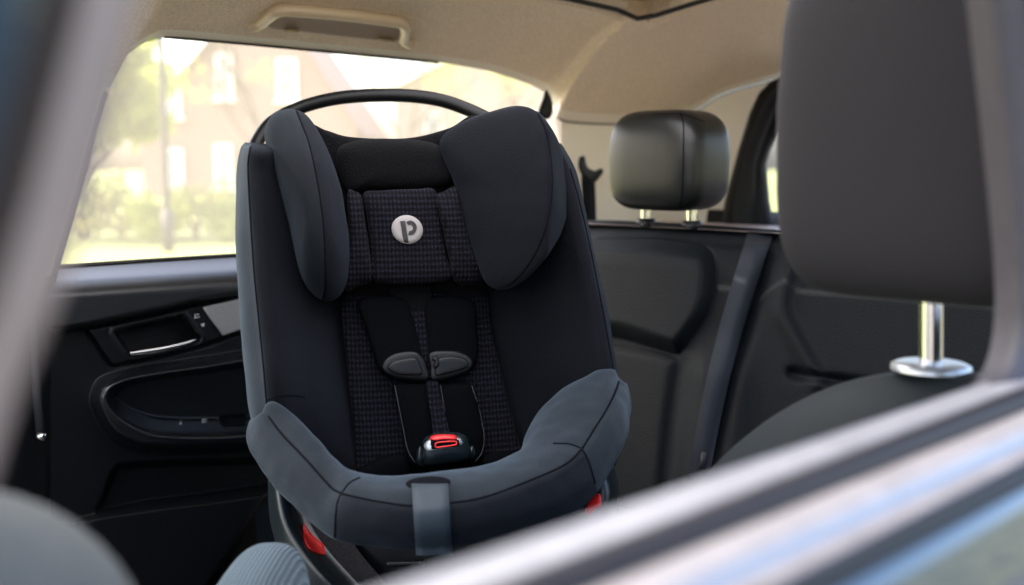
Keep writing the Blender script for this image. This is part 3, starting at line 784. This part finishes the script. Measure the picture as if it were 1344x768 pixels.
dl = pdist(spl([(700, 425), (800, 446), (850, 456), (880, 464), (892, 474), (888, 500), (880, 560), (872, 640)]), gx, gy); off += -.009 * np.exp(-(dl / 9) ** 2)
bolst = sstep(gx, 892, 925) * (1 - sstep(gx, 960, 1000)) * sstep(gy, 430, 500); off += .02 * bolst
off += -.022 * np.exp(-(pdist(spl([(1012, 318), (1000, 360), (978, 430), (952, 520), (925, 640)]), gx, gy) / 10) ** 2)
off += .012 * np.exp(-(pdist(spl([(1040, 330), (1025, 400), (1040, 440), (1075, 500)]), gx, gy) / 12) ** 2)
off += -.012 * np.exp(-(pdist(spl([(1040, 490), (1100, 500), (1180, 510)]), gx, gy) / 7) ** 2)
allv = []
for i in range(ny):
    for j in range(nx):
        allv.append(onu(gx[i, j], gy[i, j], 1.47 - off[i, j]))
BENCH = mesh('rear_backrest', allv, [(i * nx + j, i * nx + j + 1, (i + 1) * nx + j + 1, (i + 1) * nx + j) for i in range(ny - 1) for j in range(nx - 1)], SEATF, CAR)
tbn = bvh([BENCH])
seam('seam', [(786, 313), (850, 313), (900, 318), (928, 327), (937, 345), (937, 380), (930, 410), (915, 435), (898, 457)], tbn, .0013, PIPE, BENCH)
# seat belt lying over the backrest
rows = []
for i in range(36):
    t = i / 35; y = 301 + 330 * t; xc = 1000 - 84 * t - 8 * math.sin(math.pi * t); w = 17 - 3 * t
    l = hit(tbn, xc, max(y, 306))[0]; r_ = []
    for s in (-1, -.5, 0, .5, 1):
        q = hit(tbn, xc + w * s, max(y, 306))[0]
        r_.append(at(xc + w * s, y, min(depth(q), depth(l) + .01) - .012))
    rows.append(r_)
mb = MB(); mb.grid(rows); BELT = mb.build('seat_belt', mat('belt_webbing', (.020, .025, .033), .6, .25, grain=('rib', 260, .25, .001)), CAR)
mb = MB(); mb.tube([rows[i][2] + FO * .004 for i in (31, 33)], .004, 8); mb.build('belt_stitching', STITCH, BELT)

# --- rear headrest on two posts
def hshape(x, y, z):
    k = 1 - .10 * max(0, z) ** 2 - .05 * max(0, -z) ** 3
    return x * k + .02 * math.cos(y * 1.5) * (-1), y * (k - .05 * abs(z) ** 3), z
HR = superbox('headrest', car(1.492, 1.122, .009), U * .062, V * .097, Z * .083, LEATH, CAR, e=.42, nu=64, nv=40, bulge=hshape)
thr = bvh([HR])
seam('seam', [(893, 148), (897, 165), (897, 200), (896, 240), (893, 272)], thr, .0012, PIPE, HR)
seam('seam', [(858, 150), (893, 150), (925, 160)], thr, .0010, PIPE, HR)
def post(px, yt, yb, uu, r, parent, nb, br, ybz):
    a, b = onu(px, yt, uu), onu(px, yb, uu); 
    mb = MB(); mb.tube([a + Z * .01, a, b, b - Z * .01], r, 20); mb.build('headrest_post', CHROME, parent)
    c = onu(px, ybz, uu); mb = MB(); rows = []
    for rr, h in ((br * 1.0, -.003), (br, .001), (br * .85, .0035), (r * 1.4, .0045), (r * 1.02, .004)):
        rows.append([c + Vector((math.cos(t) * rr, math.sin(t) * rr, h)) for t in [2 * math.pi * i / 28 for i in range(28)]])
    mb.grid(rows, cu=True); mb.build(nb, PLAST if parent is HR else SILV, parent)
post(848, 268, 290, 1.5, .0095, HR, 'post_bezel', .017, 290)
post(908, 268, 293, 1.5, .0095, HR, 'post_bezel', .017, 293)

# --- near seat with its big headrest
def hs2(x, y, z):
    k = 1 - .16 * max(0, z) ** 2 - .05 * max(0, -z) ** 3; return x * k, y * (k + .02 * z), z
HN = superbox('headrest', car(.862, .375, .045), U * .092, V * .116, Z * .150, HREST, CAR, e=.34, nu=64, nv=40, bulge=hs2)
post(1222, 372, 478, .908, .0098, HN, 'post_bezel', .033, 481)
a = car(.908, .30, -.10); mb = MB(); mb.tube([a + Z * .03, a, a - Z * .08], .0098, 20); mb.build('headrest_post', CHROME, HN)
rows = []
for v, zt in ((.66, -.42), (.645, -.345), (.60, -.285), (.55, -.238), (.50, -.205), (.45, -.184), (.40, -.174), (.34, -.170), (.29, -.172), (.275, -.19)):
    rows.append([car(u, v, zt + dz) for u, dz in ((.80, -.45), (.83, -.15), (.845, -.05), (.87, -.012), (.905, 0), (.945, -.012), (.97, -.05), (.98, -.15), (.98, -.45))])
loft('near_seat', rows, mat('near_seat_cloth', (.010, .0145, .017), .65, .25, grain=('noise', 500, .25, .002)), CAR, 6, 6)

# --- front seat shoulder, ribbed cushion edge
superbox('front_seat', at(-80, 968, .45), Vector((.089, 0, 0)), Vector((0, .07, 0)), Vector((.004, 0, .103)), PALE, CAR, e=.95)
superbox('seat_bolster', at(338, 848, 1.02), Vector((.041, 0, 0)), Vector((0, .12, 0)), Vector((0, 0, .082)), RIB, CAR, e=.72)
mb = MB()
mb.grid([[car(u, v, z) for v in (1.52, 1.2, .9, .6, .3)] for u, z in ((.93, -.78), (.93, -.56), (.97, -.53), (1.1, -.53), (1.4, -.55))]); mb.build('seat_cushion', SEATF, CAR)
mb = MB(); mb.grid([[car(u, v, -.80) for v in (1.6, .9, .22)] for u in (-.6, .4, 1.4, 2.1)]); mb.build('floor', CARPET, CAR)

# --- near door: sill, frame and skin right in front of the lens
SZ = -.132
ua, ub = -.35, .78
def strip(name, prof, m, parent, u0=ua, u1=ub, n=24):
    mb = MB(); mb.grid([[car(u0 + (u1 - u0) * i / n, v, z) for v, z in prof] for i in range(n + 1)]); return mb.build(name, m, parent)
def bump(v0, v1, z0, h, n=10):
    return [(v0 + (v1 - v0) * i / n, z0 + h * math.sin(math.pi * i / n) ** .7) for i in range(n + 1)]
ND = strip('near_door', [(.20, -.15), (.185, -.140), (.172, -.136), (.166, -.145), (.155, -.20), (.14, -.35), (.14, -.6), (.17, -.95)], PAINT, CAR, -.5, 1.1)
ND.name = 'door'
strip('inner_sill', [(.30, -.34), (.285, -.20), (.278, -.150), (.272, -.138), (.264, -.132)] + bump(.262, .232, -.134, .004), SILLA, ND)
strip('glass_seal', [(.2335, -.132), (.231, -.126), (.226, -.125), (.221, -.129), (.2205, -.136)], FRAMED, ND)
strip('sill_moulding', bump(.2205, .200, -.135, .0035), SILLB, ND)
strip('sill_groove', [(.2005, -.1345), (.198, -.139), (.192, -.139), (.1905, -.1345)], ALU, ND)
strip('chrome_strip', bump(.1905, .178, -.1355, .0035), SILLB, ND)
strip('outer_seal', [(.1785, -.1345), (.176, -.130), (.171, -.130), (.169, -.137)], RUBBER, ND)

# window frame: profile swept round the opening
def opening(w):
    """points of the opening's outline pushed outward by w (u, z)"""
    c = [(.058 - w * 1.02, -.137), (.084 - w * 1.02, -.06), (.102 - w * 1.02, -.02), (.121 - w, .04), (.146 - w, .125), (.175 - w * .7, .180 + w * .7), (.22, .2 + w), (.35, .205 + w), (.46, .2 + w), (.60 + w * .7, .175 + w * .7), (.63 + w, .12), (.686 + w * 1.02, -.02), (.705 + w, -.085), (.700 + w * .8, -.118 - w * .5), (.675 + w * .3, -.134 - w * .6), (.63, -.140 - w)]
    return [(p.x, p.y) for p in cr(V2(c), 8)]
def frame(name, prof, m, parent):
    mb = MB(); rows = []
    for w, v in prof: rows.append([car(u, v, z) for u, z in opening(w)])
    mb.grid(rows); return mb.build(name, m, parent)
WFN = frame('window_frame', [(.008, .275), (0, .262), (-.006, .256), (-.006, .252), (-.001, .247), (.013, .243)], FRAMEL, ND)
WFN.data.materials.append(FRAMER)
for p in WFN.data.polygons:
    if uvz(p.center + base_of(WFN))[0] > .4: p.material_index = 1  # right side of the frame painted darker, as if in shade
frame('frame_seal', [(.0130, .244), (.0135, .238), (.018, .233), (.025, .230), (.029, .223)], FRAMED, ND)
frame('outer_frame', [(.0285, .224), (.031, .216), (.036, .208), (.06, .195), (.10, .185)], PAINT, ND)

# ================================================================== OUTSIDE
def ground_pt(px, py): 
    r = ray(px, py); return EYE + r * (-EYE.z / r.z)
GRASS = mat('lawn', (.19, .215, .07), .9, .2, vary=.35, vscale=6, grain=('noise', 30, .6, .05))
m = MB(); m.grid([[Vector((x, y, 0)) for x in range(-150, 151, 30)] for y in (-60, 0, 6, 12, 20, 40, 80, 160, 300)])
gr = m.build('lawn', GRASS, smooth=False); gr['kind'] = 'structure'
m = MB(); m.grid([[EYE + U * u + V * v - Z * 1.246 for u in (-40, -10, 0, 10, 40)] for v in (-8, 0, 2, 4.5)])
rd = m.build('road', mat('asphalt', (.06, .06, .06), .9, grain=('noise', 80, .5, .01), vary=.2, vscale=30), smooth=False); rd['kind'] = 'structure'

m = MB(); m.grid([[EYE + U * u + V * v + Z * (h - 1.25) for u in (-40, -15, -5, 0, 5, 15, 40)] for v, h in ((-4.4, -.05), (-5, .9), (-6, 2.2), (-7.2, 2.9), (-9, 3.2), (-14, 3.3))])
bk_ = m.build('sky_blocker_bank', mat('blocker_grass', (.11, .11, .06), .95, .2, vary=.4, vscale=3, grain=('noise', 20, .8, .05))); bk_['kind'] = 'structure'  # unseen bank added behind the camera to block low sky light

def brick(name, c1, c2):
    m = bpy.data.materials.new(name); m.use_nodes = True; N = m.node_tree.nodes; L = m.node_tree.links; b = N['Principled BSDF']
    t = N.new('ShaderNodeTexCoord'); mp = N.new('ShaderNodeMapping'); mp.inputs['Rotation'].default_value = (R(90), 0, 0)
    L.new(t.outputs['Object'], mp.inputs[0]); br = N.new('ShaderNodeTexBrick'); L.new(mp.outputs[0], br.inputs[0])
    br.inputs['Color1'].default_value = (*c1, 1); br.inputs['Color2'].default_value = (*c2, 1); br.inputs['Mortar'].default_value = (.5, .46, .42, 1)
    br.inputs['Scale'].default_value = 4; br.inputs['Mortar Size'].default_value = .012; b.inputs['Roughness'].default_value = .9
    L.new(br.outputs[0], b.inputs['Base Color']); return m
BRICK = brick('pale_pink_brick', (.27, .15, .115), (.22, .125, .10))
BRICK2 = brick('pale_buff_brick', (.46, .33, .26), (.42, .29, .22))
ROOF = mat('roof_tiles', (.20, .13, .11), .8, grain=('noise', 6, .5, .05), vary=.2, vscale=4)
WFR = mat('white_window_frame', (.8, .8, .78), .5)
PANE = mat('window_pane', (.12, .14, .15), .08, .7)

def house(label, Y, pxl, pxr, ridge_px, eave_y, ridge_y, wins, m, deep=9):
    """gable-fronted house facing the street, measured at distance Y"""
    zz = lambda py, px=300: at(px, py, Y / (ray(px, py).y)).z
    xx = lambda px: (px - 672) / FPX * Y * (1 / CP) * .99
    xl, xr, xm = xx(pxl), xx(pxr), xx(ridge_px); ze, zr = zz(eave_y), zz(ridge_y)
    root = empty('house', Vector(((xl + xr) / 2, Y, 0))); tag(root, label, 'house')
    vs = [Vector(q) for q in ((xl, Y, -.3), (xr, Y, -.3), (xr, Y, ze), (xm, Y, zr), (xl, Y, ze), (xl, Y + deep, -.3), (xr, Y + deep, -.3), (xr, Y + deep, ze), (xm, Y + deep, zr), (xl, Y + deep, ze))]
    mesh('wall', vs, [(0, 1, 2, 3, 4), (9, 8, 7, 6, 5), (0, 4, 9, 5), (1, 6, 7, 2)], m, root, smooth=False)
    t = .16; o = .35
    for xa, s in ((xl, -1), (xr, 1)):
        sl = (zr - ze) / (xm - xa) ; xe = xa + s * o; zb = ze + sl * (xe - xa)
        q = [Vector((xm, Y - o, zr + .03)), Vector((xe, Y - o, zb + .03)), Vector((xe, Y + deep + o, zb + .03)), Vector((xm, Y + deep + o, zr + .03))]
        q += [p + Z * t for p in q]
        mesh('roof', q, [(0, 1, 2, 3), (7, 6, 5, 4), (0, 4, 5, 1), (1, 5, 6, 2), (2, 6, 7, 3), (3, 7, 4, 0)], ROOF, root, smooth=False)
    for (wl, wt, wr, wb) in wins:
        a, b_ = xx(wl), xx(wr); c, d = zz(wb), zz(wt); w = .06
        mb = MB()
        cx, cz = (a + b_) / 2, (c + d) / 2; hx, hz = (b_ - a) / 2, (d - c) / 2
        for bx_, bz_, sx, sz in ((a, cz, w, hz + w), (b_, cz, w, hz + w), (cx, c, hx - w, w), (cx, d, hx - w, w), (cx, cz, .035, hz - w), (cx - hx / 2, cz, hx / 2 - .04 - w / 2, .03), (cx + hx / 2, cz, hx / 2 - .04 - w / 2, .03)):
            mb.box(Vector((bx_, Y - .06, bz_)), Vector((sx, 0, 0)), Vector((0, .07, 0)), Vector((0, 0, sz)))
        f = mb.build('window', WFR, root, smooth=False)
        mesh('pane', [Vector((a, Y - .02, c)), Vector((b_, Y - .02, c)), Vector((b_, Y - .02, d)), Vector((a, Y - .02, d))], [(0, 1, 2, 3)], PANE, f, smooth=False)
        mb = MB(); mb.box(Vector((cx, Y - .12, c - w - .06)), Vector((hx + .2, 0, 0)), Vector((0, .13, 0)), Vector((0, 0, .05))); mb.build('sill', WFR, f, smooth=False)
    return root
house('large pink brick house with steep gable behind the lamp post', 45, 188, 470, 350, 166, -20, [(224, 198, 240, 246), (224, 115, 240, 152), (286, 192, 304, 244), (290, 72, 308, 128), (370, 190, 392, 244), (370, 80, 392, 130), (430, 190, 450, 244)], BRICK)
house('buff brick house partly hidden behind the child seat hoop', 52, 520, 900, 720, 120, 20, [(560, 150, 580, 195), (610, 150, 630, 195), (660, 150, 680, 195), (700, 150, 718, 195)], BRICK2)

# lamp post
lp = ground_pt(221, 331)
LP = empty('lamp_post', lp); tag(LP, 'tall thin dark grey lamp post standing on the lawn in front of the house', 'lamp post')
POSTM = mat('post_paint', (.045, .042, .04), .5, .4)
mb = MB(); mb.tube([lp + Z * h for h in (0, .5, 1.2, 3, 6)], lambda t: .060 - .015 * t, 12); mb.build('pole', POSTM, LP)
mb = MB(); mb.tube([lp + Z * h for h in (0, .6, .62)], lambda t: .085 if t < .9 else .05, 12); mb.build('pole_base', POSTM, LP)
mb = MB(); mb.tube([lp + Z * 5.95, lp + Vector((0, -.3, 6.15)), lp + Vector((0, -.9, 6.2))], .03, 8); mb.tube([lp + Vector((0, -.7, 6.2)), lp + Vector((0, -1.2, 6.22))], .1, 10); mb.build('lamp_head', POSTM, LP)

# foliage
def leafmat(name, c, tcol):
    m = bpy.data.materials.new(name); m.use_nodes = True; N = m.node_tree.nodes; L = m.node_tree.links; b = N['Principled BSDF']
    b.inputs['Roughness'].default_value = .7
    oi = N.new('ShaderNodeTexCoord'); nz = N.new('ShaderNodeTexNoise'); nz.inputs['Scale'].default_value = 2.2; nz.inputs['Detail'].default_value = 5; L.new(oi.outputs['Object'], nz.inputs[0])
    mx = N.new('ShaderNodeMix'); mx.data_type = 'RGBA'; L.new(nz.outputs['Fac'], mx.inputs[0]); mx.inputs[6].default_value = (*[q * .55 for q in c], 1); mx.inputs[7].default_value = (*[q * 1.5 for q in c], 1)
    L.new(mx.outputs[2], b.inputs['Base Color'])
    tl = N.new('ShaderNodeBsdfTranslucent'); tl.inputs[0].default_value = (*tcol, 1); ms = N.new('ShaderNodeMixShader'); ms.inputs[0].default_value = .45
    L.new(b.outputs[0], ms.inputs[1]); L.new(tl.outputs[0], ms.inputs[2]); L.new(ms.outputs[0], N['Material Output'].inputs[0]); return m
LEAFY = leafmat('yellow_leaves', (.27, .31, .055), (.50, .53, .10))
LEAFG = leafmat('green_leaves', (.13, .18, .035), (.30, .38, .07))
LEAFP = leafmat('pale_leaves', (.30, .30, .09), (.54, .52, .17))
BARK = mat('bark', (.10, .072, .048), .9, grain=('noise', 20, .8, .02), vary=.3, vscale=10)
def leaves(mb, c, rx, ry, rz, n, s, rnd):
    for _ in range(n):
        d = Vector((rnd.gauss(0, 1), rnd.gauss(0, 1), rnd.gauss(0, 1))).normalized() * (rnd.random() ** .45)
        p = c + Vector((d.x * rx, d.y * ry, d.z * rz))
        a = Vector((rnd.uniform(-1, 1), rnd.uniform(-1, 1), rnd.uniform(-1, 1))).normalized(); b = a.orthogonal().normalized(); k = s * rnd.uniform(.6, 1.4)
        mb.add([p - a * k, p + b * k * .5, p + a * k, p - b * k * .5], [(0, 1, 2, 3)])
def shrub(px, pyb, h, w, label, m, seed, n=900):
    rnd = random.Random(seed); b = ground_pt(px, pyb)
    root = empty('shrub', b); tag(root, label, 'shrub', 'shrubs along the edge of the lawn')
    mb = MB()
    for _ in range(9):
        q = Vector((rnd.uniform(-w, w) * .7, rnd.uniform(-.4, .4), h * rnd.uniform(.25, .8)))
        leaves(mb, b + q, w * .45, .5, h * .3, n // 9, .06, rnd)
    mb.build('foliage', m, root, smooth=False)
    mb = MB()
    for _ in range(6): mb.tube([b, b + Vector((rnd.uniform(-w, w) * .5, rnd.uniform(-.3, .3), h * .6))], .02, 5)
    mb.build('stem', BARK, root)
shrub(105, 312, 1.3, .75, 'dark green shrub at the left end of the row below the yellow tree', LEAFG, 1)
shrub(160, 312, .95, .8, 'low pale shrub between the dark green shrub and the lamp post', LEAFP, 2)
shrub(218, 316, .90, .55, 'bright yellow green shrub at the foot of the lamp post', LEAFY, 3)
shrub(258, 314, .95, .6, 'pale rounded shrub just right of the lamp post', LEAFP, 4)
shrub(300, 318, .75, .65, 'green shrub beside the edge of the child seat', LEAFG, 5)

def tree(px, Y, h, label, seed, leafm, nleaf, spread=1.0, lsize=.09, r0=.13):
    rnd = random.Random(seed); x = (px - 672) / FPX * Y / CP; b = Vector((x, Y, 0))
    root = empty('tree', b); tag(root, label, 'tree', 'spring trees in front of the houses')
    wood = MB(); tips = []
    def grow(p, d, L_, r, lev):
        pts = [p]; dd = d.copy()
        for i in range(4):
            dd = (dd + Vector((rnd.uniform(-.2, .2), rnd.uniform(-.2, .2), rnd.uniform(-.05, .18)))).normalized(); pts.append(pts[-1] + dd * (L_ / 4))
        wood.tube(pts, lambda t: r * (1 - .45 * t), 6 if lev < 2 else 4, capped=False)
        if lev >= 2: tips.extend(pts[2:])
        if lev < 4:
            for k in range(3 if lev else 5):
                s = pts[rnd.randint(2, 4)]
                ax = Vector((rnd.uniform(-1, 1), rnd.uniform(-1, 1), rnd.uniform(-.1, .7))).normalized()
                grow(s, (dd * .7 + ax * .8 * spread).normalized(), L_ * rnd.uniform(.55, .75), r * .5, lev + 1)
    grow(b, Z.copy(), h * .38, r0, 0)
    wood.build('trunk', BARK, root)
    mb = MB()
    for i in range(nleaf // 8):
        leaves(mb, rnd.choice(tips), .45, .45, .35, 8, lsize, rnd)
    mb.build('crown', leafm, root, smooth=False)
tree(112, 19, 4.6, 'leafy yellow green tree at the left of the window', 11, LEAFY, 16000, 1.3, .10)
tree(60, 22, 5.5, 'leafy tree partly hidden by the front edge of the far window', 12, LEAFY, 9000, 1.2, .10)
tree(350, 30, 8.0, 'almost bare tree with thin branches in front of the pink house', 13, LEAFY, 400, .9, .06, .085)
tree(540, 28, 7.5, 'budding bare tree seen through the hoop of the child seat', 14, LEAFY, 900, .9, .06, .085)
tree(660, 30, 7.0, 'sparse budding tree near the rear edge of the window', 15, LEAFY, 900, .9, .06, .085)

# ================================================================== LIGHT, CAMERA
SUN_TO = (U * -.38 + V * .46 + Z * .80).normalized()
w = bpy.data.worlds.new('World'); sc.world = w; w.use_nodes = True
bg = w.node_tree.nodes['Background']; sk = w.node_tree.nodes.new('ShaderNodeTexSky'); sk.sky_type = 'NISHITA'; sk.sun_disc = False
el = math.asin(SUN_TO.z); az = math.atan2(SUN_TO.x, SUN_TO.y)
sk.sun_elevation = el; sk.sun_rotation = az; sk.air_density = .9; sk.dust_density = 5; sk.ozone_density = .6
w.node_tree.links.new(sk.outputs[0], bg.inputs[0]); bg.inputs[1].default_value = 1.0
ld = bpy.data.lights.new('sun', 'SUN'); ld.energy = 10; ld.angle = R(.53); ld.color = (1, .93, .82)
lo = bpy.data.objects.new('sun', ld); COL.objects.link(lo); lo.location = (0, 0, 30); lo.rotation_euler = SUN_TO.to_track_quat('Z', 'Y').to_euler()

cd = bpy.data.cameras.new('camera'); co = bpy.data.objects.new('camera', cd); COL.objects.link(co)
co.location = EYE; co.rotation_euler = (R(90) - PITCH, 0, 0)
cd.sensor_width = 36; cd.lens = 36 * FPX / 1344; cd.clip_start = .02; cd.clip_end = 1000
cd.dof.use_dof = True; cd.dof.focus_distance = 1.36; cd.dof.aperture_fstop = 3.1
sc.camera = co
sc.render.engine = 'CYCLES'
sc.cycles.max_bounces = 10; sc.cycles.diffuse_bounces = 6; sc.cycles.glossy_bounces = 5; sc.cycles.transparent_max_bounces = 16
sc.cycles.use_denoising = True
sc.cycles.sample_clamp_indirect = 6
sc.view_settings.view_transform = 'Standard'; sc.view_settings.look = 'None'; sc.view_settings.exposure = 0; sc.view_settings.gamma = 1
